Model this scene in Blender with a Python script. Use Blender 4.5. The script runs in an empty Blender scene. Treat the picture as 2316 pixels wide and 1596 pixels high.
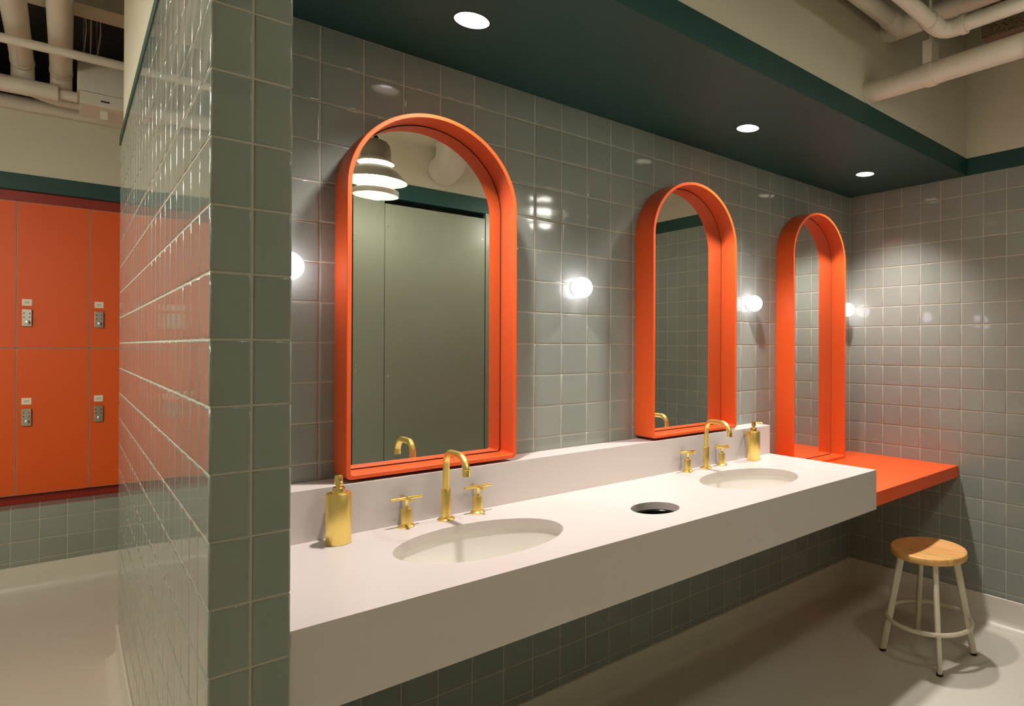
import bpy, bmesh, math, random
from mathutils import Vector, Matrix

random.seed(7)
S = bpy.context.scene
COL = S.collection
PI = math.pi

# ------------------------------------------------------------------ camera, world, exposure
CAM = Vector((-3.2470, -1.9664, 1.3780))
YAW, PITCH, ROLL = math.radians(45.57283), math.radians(0.136937), math.radians(-0.186604)
FPX, CXP, CYP, IW, IH = 1409.8557, 1590.2163, 781.0753, 2316, 1596
fwd = Vector((math.sin(YAW) * math.cos(PITCH), math.cos(YAW) * math.cos(PITCH), math.sin(PITCH)))
rgt0 = Vector((math.cos(YAW), -math.sin(YAW), 0))
upv0 = rgt0.cross(fwd)
rgt = rgt0 * math.cos(ROLL) - upv0 * math.sin(ROLL)
upv = rgt0 * math.sin(ROLL) + upv0 * math.cos(ROLL)
cd = bpy.data.cameras.new('camera')
cam = bpy.data.objects.new('camera', cd)
COL.objects.link(cam)
cd.sensor_fit = 'HORIZONTAL'
cd.sensor_width = 36.0
cd.lens = FPX / IW * 36.0
cd.shift_x = (IW / 2 - CXP) / IW
cd.shift_y = (CYP - IH / 2) / IW
cd.clip_start = 0.03
cam.matrix_world = Matrix(((rgt.x, upv.x, -fwd.x, CAM.x), (rgt.y, upv.y, -fwd.y, CAM.y),
                           (rgt.z, upv.z, -fwd.z, CAM.z), (0, 0, 0, 1)))
S.camera = cam

w = bpy.data.worlds.new('world')
S.world = w
w.use_nodes = True
w.node_tree.nodes['Background'].inputs['Color'].default_value = (0.02, 0.02, 0.018, 1)
w.node_tree.nodes['Background'].inputs['Strength'].default_value = 0.5

vs = S.view_settings
S.display_settings.display_device = 'sRGB'
vs.view_transform = 'Standard'
vs.look = 'None'
vs.exposure = 0.28
vs.gamma = 1.0
vs.use_curve_mapping = False
S.cycles.max_bounces = 8
S.cycles.diffuse_bounces = 4
S.cycles.glossy_bounces = 5
S.cycles.caustics_reflective = False
S.cycles.caustics_refractive = False
S.cycles.sample_clamp_indirect = 4.0

# lamp levels (the lamps themselves are built further down)
DOWNLIGHT_W = 66.0
GLOBE_L = 7.0
PENDANT_L = 48.0
PASSAGE_L = 165.0
C_DOWN = (1.0, 0.92, 0.89)
C_GLOBE = (1.0, 0.88, 0.97)
C_PEND = (1.0, 0.95, 0.84)

# ------------------------------------------------------------------ key sizes (metres)
T = 0.111                      # tile pitch
ZROW = 12.5 * T                # a horizontal joint at eye level
ZC = 2.265                     # top of the tiling, underside of the soffit
ZB = 2.353                     # top of the green band
ZCOVE = 0.139
YF = -0.683                    # front of soffit
PX0, PX1 = -3.085, -2.9697     # tiled partition
PY0, PY1 = -0.680, 1.829
YO = -2.0                      # opposite wall
ZT = 0.871                     # counter top
ZL = 1.0064                    # ledge top
YL = -0.1106                   # ledge front
XR = -0.895                    # right end of the counter
YLK = 3.33                     # locker doors

# ------------------------------------------------------------------ materials
def srgb(r, g, b):
    f = lambda c: (c / 255 / 12.92) if c / 255 <= 0.04045 else ((c / 255 + 0.055) / 1.055) ** 2.4
    return (f(r), f(g), f(b), 1)

def mat(name, col, rough=0.5, metal=0.0, bump=None, var=None, objvar=0.0, coat=0.0, spec=0.5, world=False):
    m = bpy.data.materials.new(name)
    m.use_nodes = True
    nt = m.node_tree
    b = nt.nodes['Principled BSDF']
    b.inputs['Base Color'].default_value = col
    b.inputs['Roughness'].default_value = rough
    b.inputs['Metallic'].default_value = metal
    b.inputs['Specular IOR Level'].default_value = spec
    if coat:
        b.inputs['Coat Weight'].default_value = coat
        b.inputs['Coat Roughness'].default_value = 0.08
    tc = nt.nodes.new('ShaderNodeTexCoord')
    if world:
        tc = nt.nodes.new('ShaderNodeNewGeometry')
    src = 'Position' if world else 'Object'
    last = None
    if var:                       # (scale, amount): faint natural variation of the surface colour
        n = nt.nodes.new('ShaderNodeTexNoise')
        n.inputs['Scale'].default_value = var[0]
        n.inputs['Detail'].default_value = 4
        nt.links.new(tc.outputs[src], n.inputs['Vector'])
        mr = nt.nodes.new('ShaderNodeMapRange')
        mr.inputs['To Min'].default_value = 1 - var[1]
        mr.inputs['To Max'].default_value = 1 + var[1]
        nt.links.new(n.outputs['Fac'], mr.inputs['Value'])
        hs = nt.nodes.new('ShaderNodeHueSaturation')
        hs.inputs['Color'].default_value = col
        nt.links.new(mr.outputs['Result'], hs.inputs['Value'])
        last = hs
    if objvar:
        oi = nt.nodes.new('ShaderNodeObjectInfo')
        mr = nt.nodes.new('ShaderNodeMapRange')
        mr.inputs['To Min'].default_value = 1 - objvar
        mr.inputs['To Max'].default_value = 1 + objvar
        nt.links.new(oi.outputs['Random'], mr.inputs['Value'])
        hs = nt.nodes.new('ShaderNodeHueSaturation')
        hs.inputs['Color'].default_value = col
        if last:
            nt.links.new(last.outputs['Color'], hs.inputs['Color'])
        nt.links.new(mr.outputs['Result'], hs.inputs['Value'])
        last = hs
    if last:
        nt.links.new(last.outputs['Color'], b.inputs['Base Color'])
    if bump:                      # (scale, strength, distance[, stretch])
        n = nt.nodes.new('ShaderNodeTexNoise')
        n.inputs['Scale'].default_value = bump[0]
        n.inputs['Detail'].default_value = 3
        if len(bump) > 3:
            mp = nt.nodes.new('ShaderNodeMapping')
            mp.inputs['Scale'].default_value = bump[3]
            nt.links.new(tc.outputs[src], mp.inputs['Vector'])
            nt.links.new(mp.outputs['Vector'], n.inputs['Vector'])
        else:
            nt.links.new(tc.outputs[src], n.inputs['Vector'])
        bp = nt.nodes.new('ShaderNodeBump')
        bp.inputs['Strength'].default_value = bump[1]
        bp.inputs['Distance'].default_value = bump[2]
        nt.links.new(n.outputs['Fac'], bp.inputs['Height'])
        nt.links.new(bp.outputs['Normal'], b.inputs['Normal'])
    return m

def emis(name, col, strength):
    m = bpy.data.materials.new(name)
    m.use_nodes = True
    nt = m.node_tree
    nt.nodes.clear()
    e = nt.nodes.new('ShaderNodeEmission')
    e.inputs['Color'].default_value = (*col, 1)
    e.inputs['Strength'].default_value = strength
    o = nt.nodes.new('ShaderNodeOutputMaterial')
    nt.links.new(e.outputs['Emission'], o.inputs['Surface'])
    return m

M = {}
M['tile'] = mat('glazed_tile', srgb(144, 150, 141), 0.07, bump=(7, 0.10, 0.002), objvar=0.05, world=True, spec=0.33)
M['grout'] = mat('grout', srgb(188, 182, 163), 0.9, bump=(220, 0.3, 0.001))
M['floor'] = mat('epoxy_floor', srgb(219, 214, 199), 0.30, bump=(5, 0.12, 0.003), var=(3, 0.04))
M['cove'] = mat('epoxy_cove', srgb(219, 214, 199), 0.33, bump=(6, 0.1, 0.002))
M['green'] = mat('deep_green_paint', srgb(24, 68, 62), 0.55, bump=(60, 0.05, 0.001))
M['beige'] = mat('beige_wall_paint', srgb(214, 207, 184), 0.75, bump=(160, 0.1, 0.0006))
M['pipe'] = mat('cream_pipe_paint', srgb(220, 210, 192), 0.42, bump=(25, 0.12, 0.001), var=(6, 0.05))
M['orange'] = mat('orange_lacquer', srgb(240, 94, 34), 0.42, bump=(90, 0.04, 0.0006))
M['locker'] = mat('orange_laminate', srgb(228, 88, 4), 0.5, bump=(120, 0.04, 0.0005))
M['lockerside'] = mat('dark_red_carcass', srgb(150, 34, 10), 0.5)
M['edge'] = mat('grey_door_edging', srgb(176, 164, 146), 0.4)
M['black'] = mat('black_matte', (0.006, 0.006, 0.006, 1), 0.6)
M['counter'] = mat('white_solid_surface', srgb(216, 207, 200), 0.32, var=(40, 0.012))
M['ceramic'] = mat('white_ceramic', srgb(232, 228, 218), 0.08)
M['brass'] = mat('brushed_brass', srgb(250, 222, 130), 0.36, 1.0, bump=(60, 0.10, 0.0004, (14, 14, 1)))
M['brasspol'] = mat('polished_brass', srgb(252, 224, 130), 0.24, 1.0)
M['mirror'] = mat('mirror_glass', (0.86, 0.88, 0.85, 1), 0.0, 1.0)
M['white'] = mat('white_enamel', srgb(226, 220, 204), 0.4)
M['shade'] = mat('putty_enamel', srgb(150, 140, 124), 0.5)
M['stool'] = mat('ivory_powder_coat', srgb(222, 212, 186), 0.42)
M['steel'] = mat('nickel', srgb(205, 200, 186), 0.3, 0.9)
M['chute'] = mat('black_steel', (0.02, 0.018, 0.016, 1), 0.25, 0.6)
M['laminate'] = mat('sage_laminate', srgb(146, 150, 132), 0.26, bump=(300, 0.05, 0.0004))
M['deck'] = mat('sprayed_ceiling', srgb(52, 45, 38), 0.95, bump=(38, 1.0, 0.02), var=(24, 0.5))
M['spray'] = mat('sprayed_fireproofing', srgb(134, 110, 86), 0.95, bump=(55, 1.0, 0.02), var=(40, 0.35))
M['plate'] = mat('ivory_plate', srgb(238, 228, 206), 0.45)
M['ink'] = mat('faint_grey_print', srgb(176, 172, 158), 0.6)
M['rubber'] = mat('black_rubber', (0.01, 0.01, 0.01, 1), 0.6)
M['globe'] = emis('lit_opal_globe', C_GLOBE, GLOBE_L)
M['down'] = emis('lit_downlight_lens', C_DOWN, 16.0)
M['opal'] = emis('lit_opal_glass', C_PEND, PENDANT_L)
M['opal2'] = emis('lit_opal_glass_passage', C_PEND, PASSAGE_L)

def wood():
    m = bpy.data.materials.new('oak_seat')
    m.use_nodes = True
    nt = m.node_tree
    b = nt.nodes['Principled BSDF']
    b.inputs['Roughness'].default_value = 0.42
    tc = nt.nodes.new('ShaderNodeTexCoord')
    mp = nt.nodes.new('ShaderNodeMapping')
    mp.inputs['Rotation'].default_value = (0, 0, math.radians(38))
    mp.inputs['Scale'].default_value = (30, 3, 8)
    nt.links.new(tc.outputs['Object'], mp.inputs['Vector'])
    n = nt.nodes.new('ShaderNodeTexNoise')
    n.inputs['Scale'].default_value = 3.0
    n.inputs['Detail'].default_value = 6
    nt.links.new(mp.outputs['Vector'], n.inputs['Vector'])
    mp2 = nt.nodes.new('ShaderNodeMapping')
    mp2.inputs['Rotation'].default_value = (0, 0, math.radians(38))
    mp2.inputs['Scale'].default_value = (22, 0.01, 0.01)
    nt.links.new(tc.outputs['Object'], mp2.inputs['Vector'])
    wn = nt.nodes.new('ShaderNodeTexVoronoi')
    wn.inputs['Scale'].default_value = 1.0
    nt.links.new(mp2.outputs['Vector'], wn.inputs['Vector'])
    r = nt.nodes.new('ShaderNodeValToRGB')
    r.color_ramp.elements[0].position = 0.3
    r.color_ramp.elements[0].color = srgb(224, 166, 88)
    r.color_ramp.elements[1].position = 0.72
    r.color_ramp.elements[1].color = srgb(248, 203, 126)
    nt.links.new(n.outputs['Fac'], r.inputs['Fac'])
    mx = nt.nodes.new('ShaderNodeMixRGB')
    mx.blend_type = 'MULTIPLY'
    mx.inputs['Fac'].default_value = 0.16
    nt.links.new(r.outputs['Color'], mx.inputs['Color1'])
    nt.links.new(wn.outputs['Color'], mx.inputs['Color2'])
    nt.links.new(mx.outputs['Color'], b.inputs['Base Color'])
    return m
M['wood'] = wood()

# ------------------------------------------------------------------ object helpers
def obj(name, bm, m, parent=None, smooth=None, bevel=None, loc=None):
    me = bpy.data.meshes.new(name)
    bmesh.ops.recalc_face_normals(bm, faces=bm.faces)
    bm.to_mesh(me)
    bm.free()
    me.materials.append(M[m])
    if smooth is not None:
        for p in me.polygons:
            p.use_smooth = True
        me.set_sharp_from_angle(angle=math.radians(smooth))
    o = bpy.data.objects.new(name, me)
    COL.objects.link(o)
    if loc is not None:
        o.location = loc
    if parent is not None:
        o.parent = parent
    if bevel:
        md = o.modifiers.new('bevel', 'BEVEL')
        md.width = bevel
        md.segments = 2
        md.limit_method = 'ANGLE'
        md.angle_limit = math.radians(50)
    return o

def tag(o, label, cat, group=None, kind=None):
    o['label'] = label
    o['category'] = cat
    if group:
        o['group'] = group
    if kind:
        o['kind'] = kind
    return o

def empty(name, loc, label, cat, group=None, kind=None, rz=0):
    o = bpy.data.objects.new(name, None)
    o.empty_display_size = 0.05
    COL.objects.link(o)
    o.location = loc
    o.rotation_euler = (0, 0, rz)
    return tag(o, label, cat, group, kind)

def copy_tree(o, parent=None):
    c = o.copy()
    COL.objects.link(c)
    c.parent = parent
    for ch in list(o.children):
        copy_tree(ch, c)
    return c

def box(bm, x0, x1, y0, y1, z0, z1):
    v = [bm.verts.new(p) for p in ((x0, y0, z0), (x1, y0, z0), (x1, y1, z0), (x0, y1, z0),
                                   (x0, y0, z1), (x1, y0, z1), (x1, y1, z1), (x0, y1, z1))]
    for f in ((0, 3, 2, 1), (4, 5, 6, 7), (0, 1, 5, 4), (1, 2, 6, 5), (2, 3, 7, 6), (3, 0, 4, 7)):
        bm.faces.new([v[i] for i in f])
    return bm

def B(x0, x1, y0, y1, z0, z1):
    return box(bmesh.new(), x0, x1, y0, y1, z0, z1)

def lathe(prof, n=40, bm=None, c=(0, 0, 0), sx=1.0, sy=1.0):
    bm = bm or bmesh.new()
    rings = []
    for r, z in prof:
        if r <= 1e-6:
            rings.append([bm.verts.new((c[0], c[1], c[2] + z))])
        else:
            rings.append([bm.verts.new((c[0] + sx * r * math.cos(2 * PI * i / n),
                                        c[1] + sy * r * math.sin(2 * PI * i / n), c[2] + z)) for i in range(n)])
    for a, b in zip(rings, rings[1:]):
        for i in range(n):
            j = (i + 1) % n
            if len(a) == 1 and len(b) == 1:
                continue
            if len(a) == 1:
                bm.faces.new((a[0], b[i], b[j]))
            elif len(b) == 1:
                bm.faces.new((a[i], a[j], b[0]))
            else:
                bm.faces.new((a[i], a[j], b[j], b[i]))
    return bm

def tube(pts, r, n=16, bm=None, cap=True):
    """sweep a circle along pts; r is a number or a list"""
    bm = bm or bmesh.new()
    pts = [Vector(p) for p in pts]
    rs = r if isinstance(r, (list, tuple)) else [r] * len(pts)
    tans = []
    for i in range(len(pts)):
        a = pts[max(0, i - 1)]
        b = pts[min(len(pts) - 1, i + 1)]
        tans.append((b - a).normalized())
    ref = Vector((0, 0, 1)) if abs(tans[0].z) < 0.9 else Vector((1, 0, 0))
    u = tans[0].cross(ref).normalized()
    rings = []
    for p, t, rr in zip(pts, tans, rs):
        u = (u - t * u.dot(t)).normalized()
        v = t.cross(u)
        rings.append([bm.verts.new(p + rr * (math.cos(2 * PI * k / n) * u + math.sin(2 * PI * k / n) * v)) for k in range(n)])
    for a, b in zip(rings, rings[1:]):
        for k in range(n):
            l = (k + 1) % n
            bm.faces.new((a[k], a[l], b[l], b[k]))
    if cap:
        bm.faces.new(rings[0])
        bm.faces.new(list(reversed(rings[-1])))
    return bm

def round_path(pts, rad, seg=8):
    """polyline with each inner corner replaced by an arc"""
    pts = [Vector(p) for p in pts]
    rads = rad if isinstance(rad, (list, tuple)) else [rad] * (len(pts) - 2)
    out = [pts[0]]
    for i in range(1, len(pts) - 1):
        a = (pts[i - 1] - pts[i]).normalized()
        b = (pts[i + 1] - pts[i]).normalized()
        ang = a.angle(b)
        d = rads[i - 1] / math.tan(ang / 2)
        p0, p1 = pts[i] + a * d, pts[i] + b * d
        cdir = (a + b).normalized()
        c = pts[i] + cdir * (rads[i - 1] / math.sin(ang / 2))
        v0, v1 = p0 - c, p1 - c
        tot = v0.angle(v1)
        ax = v0.cross(v1).normalized()
        for k in range(seg + 1):
            out.append(c + Matrix.Rotation(tot * k / seg, 3, ax) @ v0)
    out.append(pts[-1])
    return out

def prism(prof, axis, a0, a1, bm=None):
    """extrude a closed 2-D profile; axis 'x': profile is (y,z); axis 'y': profile is (x,z)"""
    bm = bm or bmesh.new()
    mk = (lambda p, a: (a, p[0], p[1])) if axis == 'x' else (lambda p, a: (p[0], a, p[1]))
    A = [bm.verts.new(mk(p, a0)) for p in prof]
    Bv = [bm.verts.new(mk(p, a1)) for p in prof]
    n = len(prof)
    for i in range(n):
        j = (i + 1) % n
        bm.faces.new((A[i], A[j], Bv[j], Bv[i]))
    bm.faces.new(A)
    bm.faces.new(list(reversed(Bv)))
    return bm

def plate_with_holes(x0, x1, y0, y1, z0, z1, holes, n=64):
    """slab with elliptical through-holes: holes = [(cx, cy, a, b)] in order of x"""
    bm = bmesh.new()
    hs = sorted(holes)
    cuts = [x0] + [(p[0] + p[2] + q[0] - q[2]) / 2 for p, q in zip(hs, hs[1:])] + [x1]
    def face(pts):
        bm.faces.new([bm.verts.new(p) for p in pts])
    for (cx, cy, a, b), xa, xb in zip(hs, cuts, cuts[1:]):
        angs = [2 * PI * i / n for i in range(n)] + [math.atan2(yy - cy, xx - cx) % (2 * PI) for xx in (xa, xb) for yy in (y0, y1)]
        angs = sorted(set(round(t, 6) for t in angs))
        inner, outer = [], []
        for t in angs:
            c, s = math.cos(t), math.sin(t)
            k = 1 / math.sqrt((c / a) ** 2 + (s / b) ** 2)
            inner.append((cx + k * c, cy + k * s))
            ks = []
            if c > 1e-9: ks.append((xb - cx) / c)
            if c < -1e-9: ks.append((xa - cx) / c)
            if s > 1e-9: ks.append((y1 - cy) / s)
            if s < -1e-9: ks.append((y0 - cy) / s)
            k = min(ks)
            outer.append((cx + k * c, cy + k * s))
        m = len(angs)
        for z in (z0, z1):
            for i in range(m):
                j = (i + 1) % m
                face([(*inner[i], z), (*outer[i], z), (*outer[j], z), (*inner[j], z)])
        for i in range(m):
            j = (i + 1) % m
            face([(*inner[i], z0), (*inner[j], z0), (*inner[j], z1), (*inner[i], z1)])
    for p, q in (((x0, y0), (x1, y0)), ((x1, y0), (x1, y1)), ((x1, y1), (x0, y1)), ((x0, y1), (x0, y0))):
        face([(*p, z0), (*q, z0), (*q, z1), (*p, z1)])
    bmesh.ops.remove_doubles(bm, verts=bm.verts, dist=1e-5)
    return bm

# ------------------------------------------------------------------ tiles
_tile_cache = {}
GAP = 0.0031
def tile_mesh(wd, ht):
    key = (round(wd, 4), round(ht, 4))
    if key in _tile_cache:
        return _tile_cache[key]
    hw, hh = wd / 2, ht / 2
    k = min(1.0, min(wd, ht) / 0.02)
    hw_ = min(hw, hh)
    bm = bmesh.new()
    rings = []
    for ins, z in ((0, -0.006), (0, -0.0022), (0.0007 * k, -0.0008), (0.0022 * k, -0.00005), (0.0045 * k, 0.0), (hw_ * 0.45, 0.00013), (hw_ * 0.8, 0.00018)):
        rings.append([bm.verts.new((sx * (hw - ins), sy * (hh - ins), z)) for sx, sy in ((-1, -1), (1, -1), (1, 1), (-1, 1))])
    for a, b in zip(rings, rings[1:]):
        for i in range(4):
            j = (i + 1) % 4
            bm.faces.new((a[i], a[j], b[j], b[i]))
    bm.faces.new(rings[-1])
    bmesh.ops.recalc_face_normals(bm, faces=bm.faces)
    me = bpy.data.meshes.new('tile')
    bm.to_mesh(me)
    bm.free()
    for p in me.polygons:
        p.use_smooth = True
    me.materials.append(M['tile'])
    _tile_cache[key] = me
    return me

def pixel(p):
    d = p - CAM
    wz = d.dot(fwd)
    if wz < 0.05:
        return None
    return CXP + FPX * d.dot(rgt) / wz, CYP - FPX * d.dot(upv) / wz, wz

def lay_tiles(origin, u, v, us, vs_, hidden=None):
    """list of (visible size, matrix, mesh) for a field of tiles; us, vs_ = joint positions along u and v"""
    u, v = Vector(u), Vector(v)
    n = u.cross(v)
    origin = Vector(origin)
    out = []
    for a0, a1 in zip(us, us[1:]):
        for b0, b1 in zip(vs_, vs_[1:]):
            wd, ht = a1 - a0 - GAP, b1 - b0 - GAP
            if wd < 0.004 or ht < 0.004:
                continue
            c = origin + u * (a0 + a1) / 2 + v * (b0 + b1) / 2
            tx, ty = random.gauss(0, 0.0016), random.gauss(0, 0.0016)
            nn = (n + u * tx + v * ty).normalized()
            uu = (u - nn * u.dot(nn)).normalized()
            vv = nn.cross(uu)
            mt = Matrix(((uu.x, vv.x, nn.x, c.x), (uu.y, vv.y, nn.y, c.y), (uu.z, vv.z, nn.z, c.z), (0, 0, 0, 1)))
            size = 0.0
            px = pixel(c)
            if px and -40 < px[0] < IW + 40 and -40 < px[1] < IH + 40:
                d = CAM - c
                size = wd * ht * max(0, n.dot(d.normalized())) / d.length_squared
                if hidden and hidden(c):
                    size *= 0.01
            out.append((size, mt, tile_mesh(wd, ht)))
    return out

def hang_tiles(parent, tiles, limit=300):
    tiles = sorted(tiles, key=lambda t: -t[0])
    for s, mt, me in tiles[:limit]:
        o = bpy.data.objects.new('tile', me)
        COL.objects.link(o)
        o.parent = parent
        o.matrix_parent_inverse = Matrix()
        o.matrix_local = mt
    rest = tiles[limit:]
    if rest:
        bm = bmesh.new()
        for s, mt, me in rest:
            k = len(bm.verts)
            bm.from_mesh(me)
            bm.verts.ensure_lookup_table()
            for vtx in bm.verts[k:]:
                vtx.co = mt @ vtx.co
        me = bpy.data.meshes.new('tile_field')
        bm.to_mesh(me)
        bm.free()
        me.materials.append(M['tile'])
        o = bpy.data.objects.new('tile_field', me)
        COL.objects.link(o)
        o.parent = parent
        o['kind'] = 'stuff'

def joints(lo, hi, anchor, step=T):
    """joint positions between lo and hi, on the grid through anchor"""
    k = math.ceil((lo - anchor) / step - 1e-6)
    out = [lo]
    while anchor + k * step < hi - 1e-6:
        g = anchor + k * step
        if g > out[-1] + 1e-6:
            out.append(g)
        k += 1
    out.append(hi)
    return out

def structure(name, bm, m, label, cat, smooth=None, bevel=None):
    return tag(obj(name, bm, m, smooth=smooth, bevel=bevel), label, cat, kind='structure')

ROWS = joints(ZCOVE, ZC, ZROW)
GR = 0.0016                    # grout lies this far behind the tile faces

# ------------------------------------------------------------------ room shell
structure('floor', B(-5.2, 0.1, -3.4, 3.5, -0.06, 0), 'floor', 'seamless beige resin floor of the washroom', 'floor')
structure('ceiling', B(-5.2, 0.1, -3.4, 4.7, 3.25, 3.4), 'deck', 'dark sprayed ceiling deck above the pipes', 'ceiling')

# mirror wall
wb = structure('wall_back', B(PX1, 0.1, GR, 0.12, 0, ZC), 'grout', 'grey green tiled wall behind the mirrors and counter', 'wall')
def hid_back(c):
    if c.z < ZL and c.z > 0.70 and c.x < XR:
        return True
    for x0, x1, z0, z1 in ((-2.72, -2.22, 1.0, 2.02), (-1.635, -1.138, 1.0, 2.02), (-0.71, -0.225, 0.76, 2.02)):
        if x0 + 0.05 < c.x < x1 + 0.02 and z0 < c.z < z1:
            return True
    return c.z < 0.7 and c.x < -2.4
hang_tiles(wb, lay_tiles((0, 0, 0), (1, 0, 0), (0, 0, 1), joints(PX1, 0, -2.7582), ROWS, hid_back))

# end wall
wr = structure('wall_right', B(GR, 0.1, YO - 1.3, 0.12, 0, ZC), 'grout', 'grey green tiled end wall beside the stool', 'wall')
hang_tiles(wr, lay_tiles((0, 0, 0), (0, -1, 0), (0, 0, 1), joints(0, -YO, 0.1034), ROWS,
                         lambda c: c.x > -0.1 and c.y > -0.645 and 0.3 < c.z < 0.76))
structure('wall_right_upper', B(0, 0.1, YO - 1.3, YF, ZB, 3.25), 'beige', 'plain beige wall above the green band on the end wall', 'wall')

# partition
wp = structure('wall_left', B(PX0 + GR, PX1 - GR, PY0 + GR, PY1 - GR, 0, ZC), 'grout',
               'narrow freestanding tiled partition wall between lockers and washbasins', 'wall')
W2 = (PX1 - PX0) / 2
tl = lay_tiles((PX0, PY1, 0), (0, -1, 0), (0, 0, 1), joints(0, PY1 - PY0, PY1 - PY0), ROWS)
tl += lay_tiles((PX0, PY0, 0), (1, 0, 0), (0, 0, 1), [0, W2, 2 * W2], ROWS)
tl += lay_tiles((PX1, PY0, 0), (0, 1, 0), (0, 0, 1), joints(0, 0 - PY0, 0), [z for z in ROWS])
tl += lay_tiles((PX1, PY1, 0), (-1, 0, 0), (0, 0, 1), [0, W2, 2 * W2], ROWS)
hang_tiles(wp, tl)
structure('trim_1', B(PX0 - 0.003, PX1 - 0.004, PY0, PY1, ZC, ZC + 0.034), 'green', 'thin dark green capping along the top of the tiled partition', 'trim')
structure('wall_left_upper', B(PX0, PX1 - 0.005, PY0, 1.60, ZC + 0.034, 3.25), 'beige', 'beige wall standing above the tiled partition', 'wall')

# soffit over the counter with three round openings
DL = [(-2.478, -0.326), (-1.3165, -0.324), (-0.389, -0.3225)]
so = structure('ceiling_soffit', plate_with_holes(PX1, 0, YF + 0.012, 0.12, ZC, ZC + 0.02, [(x, y, 0.0465, 0.0465) for x, y in DL]), 'green',
               'dark green dropped soffit over the mirrors', 'ceiling')
structure('wall_soffit', B(PX1, 0, YF, YF + 0.012, ZB, 3.25), 'beige', 'beige bulkhead wall above the green soffit edge', 'wall')
structure('trim_2', B(PX1, -0.004, YF - 0.004, YF + 0.012, ZC - 0.0005, ZB), 'green', 'deep green painted band along the soffit edge', 'trim')
structure('trim_3', B(-0.004, 0.1, YO, YF - 0.004, ZC, ZB), 'green', 'deep green painted band across the end wall', 'trim')

# opposite side of the washroom, seen in the mirrors
wf = structure('wall_front', B(-1.285, 0, YO - 0.1, YO - GR, 0, ZC), 'grout', 'tiled wall facing the mirrors beside the cubicles', 'wall')
hang_tiles(wf, lay_tiles((0, YO, 0), (-1, 0, 0), (0, 0, 1), joints(0, 1.285, 0), ROWS), 0)
structure('wall_front_upper', B(-2.9, 0, YO - 0.1, YO, ZB, 2.7), 'beige', 'beige wall over the cubicle doors opposite the mirrors', 'wall')
structure('trim_4', B(-2.9, 0, YO - 0.1, YO + 0.004, ZC - 0.01, ZB), 'green', 'deep green band over the cubicle doors opposite the mirrors', 'trim')
structure('ceiling_lower', B(-2.9, 0, YO, -1.44, 2.611, 2.7), 'beige', 'low beige ceiling panel carrying the pendant lamps', 'ceiling')
structure('wall_rear', B(-5.2, 0.1, -3.4, -3.3, 0, 3.25), 'beige', 'beige wall far behind the cubicles', 'wall')
structure('wall_side', B(-5.2, -5.1, -3.3, 3.5, 0, 3.25), 'beige', 'beige wall on the far side of the locker passage', 'wall')
structure('wall_passage', B(-2.2, -2.1, 0.12, 3.4, 0, 3.25), 'beige', 'beige wall closing the locker passage behind the mirrors', 'wall')

structure('wall_light_stop', B(-2.86, -2.765, -3.3, YO - 0.1, 0, 3.25), 'beige', 'unseen beige wall added to keep light out of the cubicles', 'wall')  # added out of view to darken the gap above the cubicle door

# locker wall
structure('wall_lockers', B(-5.1, -2.2, 3.30, 3.50, ZB, 2.77), 'beige', 'beige wall above the orange lockers', 'wall')
structure('trim_5', B(-5.1, -2.2, 3.296, 3.50, ZC - 0.004, ZB), 'green', 'deep green painted band above the orange lockers', 'trim')
structure('trim_6', B(-5.1, -2.2, YLK + 0.022, 3.50, 2.20, ZC - 0.004), 'lockerside', 'dark red filler strip between lockers and green band', 'trim')
structure('trim_7', B(-5.1, -2.2, YLK + 0.03, 3.50, 0.4605, 0.513), 'lockerside', 'dark red toe strip under the orange lockers', 'trim')

structure('wall_void', B(-5.2, -2.1, 4.6, 4.7, 2.2, 3.25), 'deck', 'dark back of the ceiling void behind the pipes', 'wall')

# coved skirting
def cove_prof(sgn, base, h=ZCOVE, t=0.006, r=0.035):
    """profile in (offset, z); the wall face is at base, the room lies towards sgn"""
    pts = [(base, 0.0), (base, h), (base + sgn * t, h - 0.003)]
    for k in range(7):
        a = PI / 2 * k / 6
        pts.append((base + sgn * (t + r - r * math.cos(a)), 0.001 + r - r * math.sin(a)))
    pts.append((base + sgn * (t + r), 0.0))
    return pts
for nm, bm_, lb in (
    ('baseboard_back', prism(cove_prof(-1, 0.0), 'x', PX1, 0), 'beige coved skirting under the counter'),
    ('baseboard_right', prism(cove_prof(-1, 0.0), 'y', YO, 0), 'beige coved skirting along the end wall by the stool'),
    ('baseboard_left', prism(cove_prof(-1, PX0), 'y', PY0, PY1), 'beige coved skirting along the locker side of the partition'),
    ('baseboard_lockers', prism(cove_prof(-1, 3.2), 'x', -5.1, -2.2), 'beige coved skirting under the tiled locker bench'),
    ('baseboard_front', prism(cove_prof(1, YO), 'x', -1.285, 0), 'beige coved skirting on the wall facing the mirrors')):
    tag(obj(nm, bm_, 'cove', smooth=40), lb, 'skirting', kind='structure')

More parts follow.
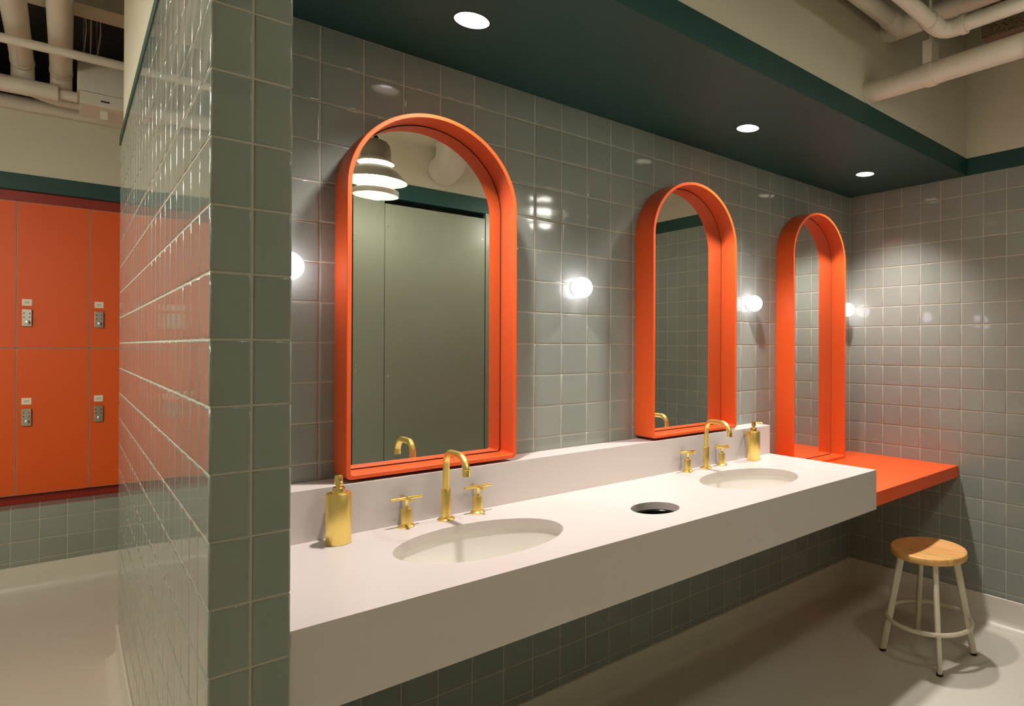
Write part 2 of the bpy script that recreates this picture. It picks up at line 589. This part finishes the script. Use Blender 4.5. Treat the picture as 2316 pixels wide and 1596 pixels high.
# ------------------------------------------------------------------ tiled bench under the lockers
bench = empty('locker_bench', (-3.6, 3.3, 0), 'low tiled ledge carrying the orange lockers', 'ledge')
def put(o, parent):
    """keep an object built in world coordinates where it is while parenting it"""
    o.parent = parent
    o.matrix_parent_inverse = Matrix.Translation(-parent.location)
    return o
put(obj('core', B(-5.1, -2.2, 3.2 + GR, 3.48, 0, 0.4602 - GR), 'grout'), bench)
ZBT = 0.4602
bt = lay_tiles((0, 3.2, 0), (1, 0, 0), (0, 0, 1), joints(-4.4, -2.6, -3.4644), [ZCOVE, ROWS[1], ROWS[2], ROWS[3], ZBT])
bt += lay_tiles((0, 3.2, ZBT), (1, 0, 0), (0, 1, 0), joints(-4.4, -2.6, -3.4644), [0.0, 0.111, 0.159])
for s, mt, me in bt:
    o = bpy.data.objects.new('tile', me)
    COL.objects.link(o)
    o.parent = bench
    o.matrix_local = Matrix.Translation(-bench.location) @ mt

# ------------------------------------------------------------------ lockers
def make_locker(upper):
    """origin at the lower left front corner of the door"""
    h = (2.20 - 1.359) if upper else (1.359 - 0.515)
    t = empty('locker', (0, 0, 0), '', 'locker', 'orange lockers on the tiled bench')
    wdt = 0.2983
    obj('body', B(0.001, wdt - 0.001, 0.022, 0.15, 0.001, h - 0.001), 'lockerside', t)
    d = obj('door', B(0.0028, wdt - 0.0028, 0, 0.018, 0.0028, h - 0.0028), 'locker', t, bevel=0.001)
    fr = bmesh.new()
    e = 0.0018
    for q in ((0.0028 - e, 0.0028, 0.0028, h - 0.0028), (wdt - 0.0028, wdt - 0.0028 + e, 0.0028, h - 0.0028),
              (0.0028, wdt - 0.0028, 0.0028 - e, 0.0028), (0.0028, wdt - 0.0028, h - 0.0028, h - 0.0028 + e)):
        box(fr, q[0], q[1], 0.0006, 0.019, q[2], q[3])
    obj('edge_band', fr, 'edge', d)
    zp, zl = (0.263, 0.1745) if upper else (0.538, 0.446)
    pl = obj('number_plate', B(0.0225, 0.062, -0.0022, 0.0, zp - 0.019, zp + 0.019), 'plate', t, bevel=0.003)
    ink = bmesh.new()
    for k in range(3):
        x = 0.034 + 0.0065 * k
        box(ink, x, x + 0.004, -0.0025, -0.0022, zp - 0.006, zp + 0.006)
    obj('worn_print', ink, 'ink', pl)
    lk = obj('lock', B(0.0225, 0.062, -0.013, 0.0, zl - 0.049, zl + 0.049), 'steel', t, bevel=0.002)
    for x in (0.031, 0.0535):
        for z in (0.026, 0.004):
            o = obj('button', lathe([(0, 0), (0.003, 0), (0.003, 0.0012), (0, 0.0014)], 10), 'rubber', lk)
            o.rotation_euler = (PI / 2, 0, 0)
            o.location = (x, -0.013, zl + z)
    kb = lathe([(0, 0), (0.011, 0), (0.011, 0.005), (0.0095, 0.006), (0, 0.006)], 20)
    box(kb, -0.003, 0.003, -0.010, 0.010, 0.006, 0.013)
    o = obj('turn_knob', kb, 'steel', lk, smooth=35)
    o.rotation_euler = (PI / 2, 0, math.radians(0))
    o.location = (0.046, -0.013, zl - 0.026)
    return t
COLS = [-4.048, -3.750, -3.452, -3.154, -2.856]
colname = ['fourth column from the partition, left of the frame edge', 'cut off by the left edge of the view',
           'in the wide full column with two locks', 'in the column meeting the tiled partition', 'hidden past the end of the partition']
for up in (True, False):
    proto = make_locker(up)
    for i, x in enumerate(COLS):
        o = proto if i == 0 else copy_tree(proto)
        o.location = (x, YLK, 1.359 if up else 0.515)
        o['label'] = ('upper' if up else 'lower') + ' orange locker ' + colname[i]

# ------------------------------------------------------------------ counter with basins
ct = empty('washbasin_counter', ((PX1 + XR) / 2, -0.35, 0.708), 'long white counter with two oval basin cut-outs', 'counter')
SINKS = [(-2.474, -0.397, 0.220, 0.166), (-1.387, -0.399, 0.220, 0.166)]
HOLE = (-1.946, -0.482, 0.0767, 0.0767)
YCF = -0.6705
SL = 0.026
put(obj('worktop', plate_with_holes(PX1 + 0.001, XR, YCF, -0.0012, ZT - SL, ZT, SINKS + [HOLE]), 'counter', smooth=30, bevel=0.0015), ct)
ap = bmesh.new()
box(ap, PX1 + 0.001, XR, YCF, YCF + 0.025, 0.708, ZT - SL)
box(ap, XR - 0.025, XR, YCF + 0.025, -0.0012, 0.708, ZT - SL)
put(obj('apron', ap, 'counter'), ct)
tag(obj('backsplash_ledge', B(PX1 + 0.001, XR, YL, -0.0012, ZT, ZL), 'counter', bevel=0.0015), 'white boxed ledge behind the taps under two mirrors', 'backsplash')

def basin(cx, cy, a, b, label):
    o = empty('washbasin', (cx, cy, ZT - SL - 0.16), label, 'basin', 'undermount basins in the white counter')
    pr = [(1.06, 0.158), (1.025, 0.16), (1.02, 0.150), (0.99, 0.12), (0.92, 0.075), (0.78, 0.035), (0.55, 0.012), (0.25, 0.004), (0.09, 0.002)]
    op = [(0.09, -0.012), (0.26, -0.010), (0.57, -0.002), (0.81, 0.022), (0.95, 0.065), (1.02, 0.115), (1.06, 0.150), (1.06, 0.158)]
    bw = obj('bowl', lathe(pr + op, 64, sx=a, sy=b), 'ceramic', o, smooth=50)
    obj('drain', lathe([(0.0, 0.004), (0.012, 0.004), (0.013, 0.0055), (0.021, 0.006), (0.0225, 0.003), (0.0225, -0.06), (0, -0.06)], 28), 'brasspol', o, smooth=40)
    return o
basin(*SINKS[0], 'large oval white basin nearest the tiled partition')
basin(*SINKS[1], 'oval white basin at the orange shelf end')
ch = empty('waste_chute', (HOLE[0], HOLE[1], 0.715), 'round black waste chute sunk in the counter between the basins', 'chute')
r0 = HOLE[2]
obj('sleeve', lathe([(r0 - 0.0035, 0.0), (r0 - 0.0035, 0.127), (r0 - 0.001, 0.1298), (r0 + 0.012, 0.1298), (r0 + 0.012, 0.1275), (r0 - 0.001, 0.1275), (r0 - 0.001, 0.0)], 48), 'chute', ch, smooth=40)
obj('bottom', lathe([(0, 0), (r0 - 0.001, 0), (r0 - 0.001, 0.003), (0, 0.003)], 48), 'chute', ch)

# orange make-up shelf
structure_shelf = tag(obj('vanity_shelf', B(XR + 0.0005, -0.0005, -0.645, 0.0, 0.706, 0.766), 'orange', bevel=0.0015),
                      'low orange shelf between the white counter and end wall', 'shelf')

# ------------------------------------------------------------------ arched mirrors
def arch(x0, x1, z0, z1, rb, n=40, m=5):
    r = (x1 - x0) / 2
    pts = []
    for k in range(m + 1):
        a = PI + PI / 2 * k / m
        pts.append((x0 + rb + rb * math.cos(a), z0 + rb + rb * math.sin(a)))
    for k in range(m + 1):
        a = -PI / 2 + PI / 2 * k / m
        pts.append((x1 - rb + rb * math.cos(a), z0 + rb + rb * math.sin(a)))
    for k in range(n + 1):
        a = PI * k / n
        pts.append((x0 + r + r * math.cos(a), z1 - r + r * math.sin(a)))
    return pts

def _sol(pts, y0, y1):
    bm = bmesh.new()
    A = [bm.verts.new((p[0], y0, p[1])) for p in pts]
    Bv = [bm.verts.new((p[0], y1, p[1])) for p in pts]
    n = len(pts)
    for i in range(n):
        j = (i + 1) % n
        bm.faces.new((A[i], A[j], Bv[j], Bv[i]))
    bm.faces.new(A)
    bm.faces.new(list(reversed(Bv)))
    return bm

FR = 0.012
MD = 0.1106
def mirror(x0, x1, z0, z1, label):
    cx = (x0 + x1) / 2
    o = empty('arched_mirror', (cx, 0, z0), label, 'mirror', 'arched orange mirrors along the tiled wall')
    a, b, h = x0 - cx, x1 - cx, z1 - z0
    out, inn = arch(a, b, 0, h, 0.014), arch(a + FR, b - FR, FR, h - FR, 0.007)
    bm = bmesh.new()
    n = len(out)
    L = [[bm.verts.new((p[0], y, p[1])) for p in pts] for pts, y in ((out, -0.0005), (out, -MD), (inn, -MD), (inn, -0.0005))]
    for A, Bv in zip(L, L[1:] + L[:1]):
        for i in range(n):
            j = (i + 1) % n
            bm.faces.new((A[i], A[j], Bv[j], Bv[i]))
    obj('frame', bm, 'orange', o, smooth=35, bevel=0.0016)
    obj('backing', _sol(arch(a + FR + 0.0002, b - FR - 0.0002, FR + 0.0002, h - FR - 0.0002, 0.007), -0.0255, -0.002), 'black', o)
    g = 0.0036
    obj('glass', _sol(arch(a + FR + g, b - FR - g, FR + g, h - FR - g, 0.006), -0.0262, -0.0256), 'mirror', o)
    return o
mirror(-2.7215, -2.2210, 1.0155, 2.0620, 'large near arched mirror in orange frame reflecting a pendant lamp')
mirror(-1.6350, -1.1375, 1.0160, 2.0690, 'middle arched mirror in orange frame behind the far basin')
mirror(-0.7100, -0.2245, 0.7670, 2.0840, 'tall arched orange mirror standing on the orange shelf')

# ------------------------------------------------------------------ globe wall lights
GY = -0.034
def globe_light(x, z, label):
    o = empty('globe_wall_light', (x, 0, z), label, 'wall light', 'opal globe lights between the mirrors')
    m_ = lathe([(0, 0), (0.026, 0), (0.026, 0.004), (0.016, 0.007), (0, 0.007)], 28)
    b = obj('mount', m_, 'white', o, smooth=40)
    b.rotation_euler = (PI / 2, 0, 0)
    b.location = (0, -0.0004, 0)
    prof = []
    for k in range(17):
        t = -PI / 2 + PI * k / 16
        prof.append((max(0, 0.0382 * math.cos(t)) if 0 < k < 16 else 0, 0.0382 * math.sin(t)))
    g = obj('globe', lathe(prof, 32), 'globe', o, smooth=60)
    g.location = (0, GY - 0.006, 0)
    return o
globe_light(-2.8430, 1.588, 'glowing globe half hidden by the tiled partition')
globe_light(-1.9200, 1.5955, 'glowing white globe between the near and middle mirrors')
globe_light(-0.9290, 1.5885, 'glowing white globe between the middle and tall mirrors')
globe_light(-0.0860, 1.5965, 'glowing white globe in the corner behind the tall mirror')

# ------------------------------------------------------------------ recessed downlights
for (x, y), lb in zip(DL, ('largest round downlight in the soffit above the near mirror', 'round downlight in the soffit above the middle mirror',
                           'small round downlight in the soffit corner by the end wall')):
    o = empty('recessed_downlight', (x, y, ZC), lb, 'downlight', 'downlights in the green soffit')
    obj('trim_ring', lathe([(0.0455, -0.0008), (0.047, -0.001), (0.0495, -0.0006), (0.0495, 0.0), (0.0462, 0.0), (0.0455, 0.004)], 48), 'black', o, smooth=40)
    obj('reflector', lathe([(0.0458, 0.0008), (0.044, 0.010), (0.038, 0.022), (0.036, 0.026)], 48), 'white', o, smooth=60)
    obj('lens', lathe([(0.0, 0.0235), (0.0358, 0.024), (0.0358, 0.027), (0.0, 0.027)], 32), 'down', o, smooth=40)
    ld = bpy.data.lights.new('downlight_beam', 'SPOT')
    ld.energy = DOWNLIGHT_W
    ld.color = C_DOWN
    ld.spot_size = math.radians(110)
    ld.spot_blend = 0.9
    ld.shadow_soft_size = 0.036
    lo = bpy.data.objects.new('beam', ld)
    COL.objects.link(lo)
    lo.parent = o
    lo.location = (0, 0, 0.010)

# ------------------------------------------------------------------ pendants
def pendant(x, y, ceil, label, z0=2.146, op='opal'):
    o = empty('pendant_lamp', (x, y, z0), label, 'pendant lamp', 'enamel pendant lamps with stacked rings')
    obj('opal_bowl', lathe([(0, 0.0), (0.02, 0.0015), (0.038, 0.009), (0.05, 0.022), (0.056, 0.036), (0.0, 0.037)], 32), op, o, smooth=50)
    obj('ring_dish', lathe([(0.058, 0.046), (0.090, 0.040), (0.1065, 0.020), (0.109, 0.020), (0.109, 0.047), (0.100, 0.052), (0.058, 0.052)], 48), 'white', o, smooth=40)
    obj('opal_glass', lathe([(0, 0.0525), (0.058, 0.053), (0.058, 0.205), (0, 0.205)], 40), op, o, smooth=40)
    for k in range(4):
        a = PI / 4 + k * PI / 2
        obj('guard_rod', tube([(0.068 * math.cos(a), 0.068 * math.sin(a), 0.05), (0.068 * math.cos(a), 0.068 * math.sin(a), 0.225)], 0.003, 8), 'white', o, smooth=60)
    obj('cone_shade', lathe([(0.084, 0.168), (0.095, 0.160), (0.149, 0.098), (0.150, 0.094), (0.147, 0.095), (0.092, 0.156), (0.080, 0.163)], 56), 'white', o, smooth=40)
    obj('upper_ring', lathe([(0.060, 0.206), (0.087, 0.190), (0.0885, 0.193), (0.072, 0.212), (0.060, 0.212)], 48), 'white', o, smooth=40)
    obj('cap', lathe([(0.0, 0.206), (0.0695, 0.206), (0.0705, 0.212), (0.0705, 0.262), (0.066, 0.286), (0.052, 0.304), (0.030, 0.314), (0.0, 0.317)], 48), 'shade', o, smooth=40)
    h = ceil - z0
    obj('stem', lathe([(0, 0.316), (0.012, 0.316), (0.012, 0.328), (0.005, 0.336), (0.005, h - 0.012), (0.03, h - 0.010), (0.03, h - 0.0005), (0, h - 0.0005)], 20), 'black', o, smooth=40)
    return o
pendant(-2.116, -1.604, 2.611, 'enamel pendant lamp reflected in the large near mirror')
pendant(-1.091, -1.604, 2.611, 'enamel pendant lamp reflected in the tiles right of the near mirror')
for y_, wh in ((1.60, 'farthest away along'), (0.60, 'added for light in the middle along'), (-0.40, 'added for light nearest the camera along')):  # the middle and nearest lamps are added, unseen, to brighten the locker passage
    pendant(-4.20, y_, 3.25, 'enamel pendant lamp ' + wh + ' the locker passage, outside the view', op='opal2')

# ------------------------------------------------------------------ taps
def handle(x, y, label):
    o = empty('cross_tap', (x, y, ZT), label, 'tap', 'brass cross handles beside the spouts')
    obj('flange', lathe([(0, 0), (0.0225, 0), (0.0225, 0.003), (0.019, 0.007), (0.0145, 0.009), (0, 0.009)], 32), 'brasspol', o, smooth=40)
    obj('barrel', lathe([(0, 0.008), (0.0138, 0.008), (0.0138, 0.050), (0.0126, 0.0522), (0, 0.0522)], 32), 'brass', o, smooth=40)
    obj('stem', lathe([(0, 0.052), (0.0065, 0.052), (0.0055, 0.058), (0.0055, 0.074), (0.007, 0.077), (0, 0.078)], 20), 'brasspol', o, smooth=40)
    obj('cross_bar', tube([(-0.042, 0, 0.080), (0.042, 0, 0.080)], 0.0046, 14), 'brasspol', o, smooth=40)
    obj('cross_bar', tube([(0, -0.042, 0.080), (0, 0.042, 0.080)], 0.0046, 14), 'brasspol', o, smooth=40)
    return o

def spout(x, y, label):
    o = empty('gooseneck_tap', (x, y, ZT), label, 'tap', 'brass gooseneck spouts')
    obj('flange', lathe([(0, 0), (0.0245, 0), (0.0245, 0.003), (0.021, 0.0065), (0.0145, 0.008), (0, 0.008)], 32), 'brasspol', o, smooth=40)
    obj('sleeve', lathe([(0, 0.007), (0.0136, 0.007), (0.0136, 0.0895), (0.0126, 0.091), (0, 0.091)], 32), 'brass', o, smooth=40)
    pth = round_path([(0, 0, 0.085), (0, 0, 0.1985), (0, -0.131, 0.1985), (0, -0.131, 0.146)], [0.034, 0.046], 10)
    obj('neck', tube(pth, 0.0096, 20), 'brass', o, smooth=50)
    obj('aerator', lathe([(0, 0), (0.0106, 0), (0.0106, 0.018), (0.0098, 0.0185), (0, 0.0185)], 24), 'brasspol', o, smooth=40, loc=(0, -0.131, 0.145))
    return o
handle(-2.578, -0.146, 'brass cross handle left of the near spout')
spout(-2.469, -0.153, 'tall brass gooseneck spout over the near basin')
handle(-2.369, -0.146, 'brass cross handle right of the near spout')
handle(-1.477, -0.146, 'brass cross handle left of the far spout')
spout(-1.373, -0.150, 'brass gooseneck spout over the far basin')
handle(-1.273, -0.146, 'brass cross handle between the far spout and soap pump')

def dispenser(x, y, rz, label):
    o = empty('soap_dispenser', (x, y, ZT), label, 'soap dispenser', 'brass soap pumps on the counter', rz=rz)
    obj('bottle', lathe([(0, 0), (0.0285, 0), (0.0295, 0.0012), (0.0295, 0.1285), (0.0285, 0.130), (0, 0.130)], 40), 'brass', o, smooth=40)
    obj('collar', lathe([(0, 0.1295), (0.0145, 0.1295), (0.0145, 0.142), (0.0125, 0.145), (0, 0.145)], 28), 'brasspol', o, smooth=40)
    hd = obj('pump_head', lathe([(0, 0.1445), (0.0065, 0.1445), (0.0065, 0.150), (0.0098, 0.153), (0.0098, 0.173), (0.0085, 0.1755), (0, 0.1755)], 28), 'brasspol', o, smooth=40)
    obj('nozzle', tube([(0.006, 0, 0.1665), (0.030, 0, 0.1675), (0.040, 0, 0.1640)], [0.0036, 0.0032, 0.0030], 12), 'brasspol', hd, smooth=50)
    arm = tube([(0.0, 0.0, 0.114), (0.0, YL - y - 0.0003, 0.114)], 0.006, 14)
    a = obj('bracket_arm', arm, 'brasspol', o, smooth=50)
    a.rotation_euler = (0, 0, -rz)
    return o
dispenser(-2.757, -0.176, math.radians(-96), 'fat brass soap dispenser at the partition end of the counter')
dispenser(-1.084, -0.166, math.radians(-45), 'slim brass soap dispenser at the shelf end of the counter')

# ------------------------------------------------------------------ stool
st = empty('stool', (-0.515, -0.72, 0), 'round oak seated stool with ivory metal legs on the floor', 'stool')
SH = 0.475
prof = [(0, SH - 0.010)]
for k in range(1, 9):
    r = 0.150 * k / 8
    prof.append((r, SH - 0.010 + 0.009 * (k / 8) ** 2))
prof += [(0.158, SH + 0.0002), (0.162, SH - 0.0015), (0.1645, SH - 0.006), (0.165, SH - 0.012), (0.1645, SH - 0.024), (0.161, SH - 0.0305), (0.153, SH - 0.033), (0, SH - 0.033)]
obj('seat', lathe(prof, 64), 'wood', st, smooth=40)
obj('under_plate', lathe([(0, SH - 0.037), (0.13, SH - 0.037), (0.13, SH - 0.0332), (0, SH - 0.0332)], 40), 'stool', st)
for a in (39, 128, 218, 309):
    c, s = math.cos(math.radians(a)), math.sin(math.radians(a))
    d = (Vector((0.200 * c, 0.200 * s, 0.012)) - Vector((0.118 * c, 0.118 * s, SH - 0.034)))
    lg = bmesh.new()
    hw = 0.0128
    top, bot = Vector((0.118 * c, 0.118 * s, SH - 0.034)), Vector((0.198 * c, 0.198 * s, 0.010))
    side = Vector((-s, c, 0))
    rad = Vector((c, s, 0))
    rings = []
    for p, k in ((top, 1.0), (bot, 0.92)):
        q = []
        for i in range(16):
            an = 2 * PI * i / 16
            cx_, sy_ = math.cos(an), math.sin(an)
            e = 0.55
            X_ = math.copysign(abs(cx_) ** e, cx_) * 0.0115 * k
            Y_ = math.copysign(abs(sy_) ** e, sy_) * 0.0160 * k
            q.append(lg.verts.new(p + side * X_ + rad * Y_))
        rings.append(q)
    for i in range(16):
        j = (i + 1) % 16
        lg.faces.new((rings[0][i], rings[0][j], rings[1][j], rings[1][i]))
    lg.faces.new(rings[0])
    lg.faces.new(rings[1])
    leg = obj('leg', lg, 'stool', st, smooth=50)
    ft = lathe([(0, 0.0), (0.0135, 0.0), (0.0145, 0.002), (0.0145, 0.010), (0, 0.0105)], 16)
    obj('rubber_foot', ft, 'rubber', leg, smooth=40, loc=(0.199 * c, 0.199 * s, 0.0))
ring = bmesh.new()
RR, RZ = 0.1835, 0.161
n1, n2 = 64, 12
vv = [[ring.verts.new(((RR + 0.0095 * math.cos(2 * PI * j / n2)) * math.cos(2 * PI * i / n1),
                       (RR + 0.0095 * math.cos(2 * PI * j / n2)) * math.sin(2 * PI * i / n1), RZ + 0.0095 * math.sin(2 * PI * j / n2))) for j in range(n2)] for i in range(n1)]
for i in range(n1):
    for j in range(n2):
        ring.faces.new((vv[i][j], vv[(i + 1) % n1][j], vv[(i + 1) % n1][(j + 1) % n2], vv[i][(j + 1) % n2]))
obj('foot_ring', ring, 'stool', st, smooth=60)

# ------------------------------------------------------------------ toilet cubicle fronts facing the mirrors
def cubicle_panel(name, x0, x1, z1, label, bolts):
    o = empty(name, ((x0 + x1) / 2, YO - 0.01, 0), label, 'cubicle panel', 'sage cubicle fronts opposite the mirrors')
    c = (x0 + x1) / 2
    obj('board', B(x0 - c + 0.0015, x1 - c - 0.0015, -0.012, 0.012, 0.0 if name.endswith('pilaster') else 0.15, z1), 'laminate', o, bevel=0.001)
    for bx, bz in bolts:
        q = obj('bolt', lathe([(0, 0), (0.006, 0), (0.005, 0.002), (0, 0.0025)], 14), 'steel', o, smooth=40)
        q.rotation_euler = (-PI / 2, 0, 0)
        q.location = (bx - c, 0.012, bz)
    return o
cubicle_panel('cubicle_door', -2.76, -2.113, 2.2195, 'sage cubicle door left of the fixed panel, barely in the mirror', [])
cubicle_panel('cubicle_pilaster', -2.109, -1.939, 2.256, 'narrow sage fixed panel left of the reflected cubicle door', [(-2.096, 2.0145), (-2.096, 1.9817), (-2.094, 1.269), (-2.094, 1.236)])
cubicle_panel('cubicle_door', -1.939, -1.3165, 2.2195, 'wide sage cubicle door seen in the large near mirror', [(-1.920, 2.084), (-1.920, 1.2), (-1.336, 2.082), (-1.336, 1.197)])
cubicle_panel('cubicle_pilaster', -1.3135, -1.285, 2.256, 'thin sage post right of the reflected cubicle door', [])

# ------------------------------------------------------------------ pipes, right of the soffit
def ring_collar(parent, p, axis, r, wdt, m='pipe'):
    ax = Vector(axis)
    put(obj('coupling', tube([Vector(p) - ax * wdt / 2, Vector(p) - ax * wdt / 2 * 0.98, Vector(p) + ax * wdt / 2 * 0.98, Vector(p) + ax * wdt / 2], [r * 0.97, r, r, r * 0.97], 28), m, smooth=40), parent)

p1 = empty('drain_pipe', (-0.998, YF, 2.398), 'thick cream pipe leaving the bulkhead with a strap hanger', 'pipe')
put(obj('pipe_run', tube(round_path([(-0.998, YF + 0.001, 2.398), (-0.998, -1.385, 2.398), (-0.998, -1.385, 3.249)], 0.06, 8), 0.0405, 32), 'pipe', smooth=50), p1)
ring_collar(p1, (-0.998, -1.31, 2.398), (0, 1, 0), 0.0455, 0.045)
ring_collar(p1, (-0.998, YF - 0.004, 2.398), (0, 1, 0), 0.044, 0.008)
hg = bmesh.new()
strap = []
for k in range(25):
    a = -PI * 1.28 + (PI * 1.56) * k / 24
    strap.append((math.cos(a), math.sin(a)))
hy0, hy1 = -0.945 - 0.017, -0.945 + 0.017
def strap_pt(c, s, r, yv):
    return (-0.998 + r * c, yv, 2.398 + r * s)
rows = []
for c, s in strap:
    rows.append([hg.verts.new(strap_pt(c, s, r, yv)) for r, yv in ((0.0408, hy0), (0.0408, hy1), (0.0455, hy1), (0.0455, hy0))])
for a, b in zip(rows, rows[1:]):
    for i in range(4):
        j = (i + 1) % 4
        hg.faces.new((a[i], a[j], b[j], b[i]))
hg.faces.new(rows[0]); hg.faces.new(rows[-1])
box(hg, -1.030, -1.026, hy0, hy1, 2.410, 2.51)
box(hg, -0.970, -0.966, hy0, hy1, 2.410, 2.51)
box(hg, -1.030, -0.966, hy0, hy1, 2.51, 2.514)
put(obj('hanger_strap', hg, 'pipe'), p1)
put(obj('hanger_rod', tube([(-0.998, -0.945, 2.505), (-0.998, -0.945, 3.2495)], 0.006, 10), 'pipe', smooth=50), p1)

p2 = empty('water_pipe', (-1.084, -1.024, 2.50), 'slender cream pipe with an elbow crossing in front of the hanger', 'pipe')
put(obj('pipe_run', tube(round_path([(-2.6, -1.024, 2.50), (-1.075, -1.024, 2.50), (-1.075, -1.395, 2.50), (-1.075, -1.395, 3.249)], [0.045, 0.045], 8),
        0.0255, 28), 'pipe', smooth=50), p2)
put(obj('elbow', tube(round_path([(-1.145, -1.024, 2.50), (-1.075, -1.024, 2.50), (-1.075, -1.094, 2.50)], [0.045], 10), 0.0305, 28), 'pipe', smooth=50), p2)
ring_collar(p2, (-1.160, -1.024, 2.50), (1, 0, 0), 0.032, 0.05)
ring_collar(p2, (-1.075, -1.098, 2.50), (0, 1, 0), 0.034, 0.018)

p3 = empty('vent_pipe', (-0.862, -0.76, 2.69), 'cream pipe with a tee running high along the bulkhead', 'pipe')
put(obj('pipe_run', tube([(-2.6, -0.755, 2.69), (-0.90, -0.755, 2.69)], 0.036, 28), 'pipe', smooth=50), p3)
put(obj('branch', tube([(-0.862, YF - 0.0005, 2.69), (-0.862, -1.42, 2.69), ], 0.036, 28), 'pipe', smooth=50), p3)
put(obj('tee', tube([(-0.862, -0.70, 2.69), (-0.862, -0.703, 2.69), (-0.862, -0.84, 2.69), (-0.862, -0.845, 2.69)], [0.040, 0.043, 0.043, 0.040], 28), 'pipe', smooth=50), p3)
put(obj('tee_neck', tube([(-0.97, -0.755, 2.69), (-0.967, -0.755, 2.69), (-0.87, -0.755, 2.69)], [0.038, 0.0405, 0.0405], 28), 'pipe', smooth=50), p3)

# round duct between the low ceiling and the wall over the cubicles
du = empty('ceiling_duct', (-1.60, -1.9, 2.5), 'short round cream duct bending from ceiling into wall over the cubicles', 'duct')
put(obj('duct_bend', tube(round_path([(-1.60, -1.86, 2.6105), (-1.60, -1.88, 2.50), (-1.60, YO + 0.0005, 2.47)], [0.05], 8), 0.088, 36), 'pipe', smooth=50), du)
ring_collar(du, (-1.603, -1.863, 2.594), (0, 0.18, 0.98), 0.091, 0.016)

# ------------------------------------------------------------------ services over the locker passage
def run(name, pts, r, label, rad=0.05, cat='pipe', n=28):
    o = empty(name, pts[0], label, cat)
    pp = round_path(pts, rad, 8) if len(pts) > 2 else pts
    put(obj('pipe_run', tube(pp, r, n), 'pipe', smooth=50), o)
    return o
q = run('insulated_pipe', [(-3.275, 0.6, 2.845), (-3.275, 2.90, 2.845), (-3.275, 2.90, 2.60 + 0.155)], 0.043, 'fat insulated pipe nearest the partition overhead', 0.06)
ring_collar(q, (-3.275, 2.84, 2.845), (0, 1, 0), 0.046, 0.03)
q = run('insulated_pipe', [(-3.415, 0.6, 2.845), (-3.415, 2.86, 2.845), (-3.415, 2.86, 2.76)], 0.043, 'fat insulated pipe at the far left overhead', 0.05)
ring_collar(q, (-3.415, 2.80, 2.845), (0, 1, 0), 0.046, 0.03)
run('conduit', [(-5.09, 2.2, 2.743), (-3.0, 2.2, 2.743)], 0.0212, 'thin cream pipe crossing under the fat overhead pipes')
q = run('insulated_pipe', [(-5.09, 2.78, 2.706), (-3.285, 2.78, 2.706)], 0.043, 'horizontal insulated pipe ending beside the white box')
put(obj('bare_end', tube([(-3.285, 2.78, 2.706), (-3.216, 2.78, 2.706)], 0.027, 24), 'pipe', smooth=50), q)
run('wall_pipe', [(-5.09, 3.258, 2.744), (-2.3, 3.258, 2.744)], 0.039, 'cream pipe running along the wall above the lockers')
run('slanted_pipe', [(-3.55, 3.02, 2.80), (-3.30, 3.06, 2.745), (-2.9, 3.06, 2.745)], 0.03, 'cream pipe dipping behind the insulated pipe', 0.2)
bx = empty('white_unit', (-3.06, 2.82, 2.66), 'white boxed unit hanging under the ceiling by the partition', 'ceiling unit')
put(obj('casing', B(-3.215, -2.78, 2.72, 2.98, 2.735, 2.915), 'white', bevel=0.006), bx)
put(obj('lower_cover', B(-3.205, -2.79, 2.715, 2.985, 2.665, 2.733), 'white', bevel=0.004), bx)
put(obj('slot', B(-3.125, -3.090, 2.7135, 2.7155, 2.690, 2.698), 'black'), bx)
put(obj('drop_bracket', B(-3.125, -3.095, 2.80, 2.81, 2.60 + 0.02, 2.667), 'white'), bx)
tag(obj('ceiling_beam', B(-5.1, -2.2, 2.13, 2.30, 2.965, 3.249), 'beige'), 'beige beam under the dark ceiling over the lockers', 'beam')
tag(obj('fireproofed_beam', B(-0.30, -0.001, -1.43, -0.87, 2.80, 3.249), 'spray'), 'brown sprayed beam end high above the thick pipe', 'beam')
for k, (dx, sw) in enumerate(((0.0, 0.005), (0.026, -0.003), (0.052, 0.006))):
    o = empty('cable', (-3.19 + dx, 2.45, 3.24), ('leftmost', 'middle', 'rightmost')[k] + ' thin grey cable sagging from the dark ceiling', 'cable', 'loose cables over the lockers')
    put(obj('cable_run', tube(round_path([(-3.20 + dx, 2.35, 3.249), (-3.19 + dx + sw, 2.5, 2.98), (-3.192 + dx, 2.75, 2.93), (-3.187 + dx, 3.0, 3.249)], 0.08, 6), 0.0028, 8), 'edge', smooth=60), o)
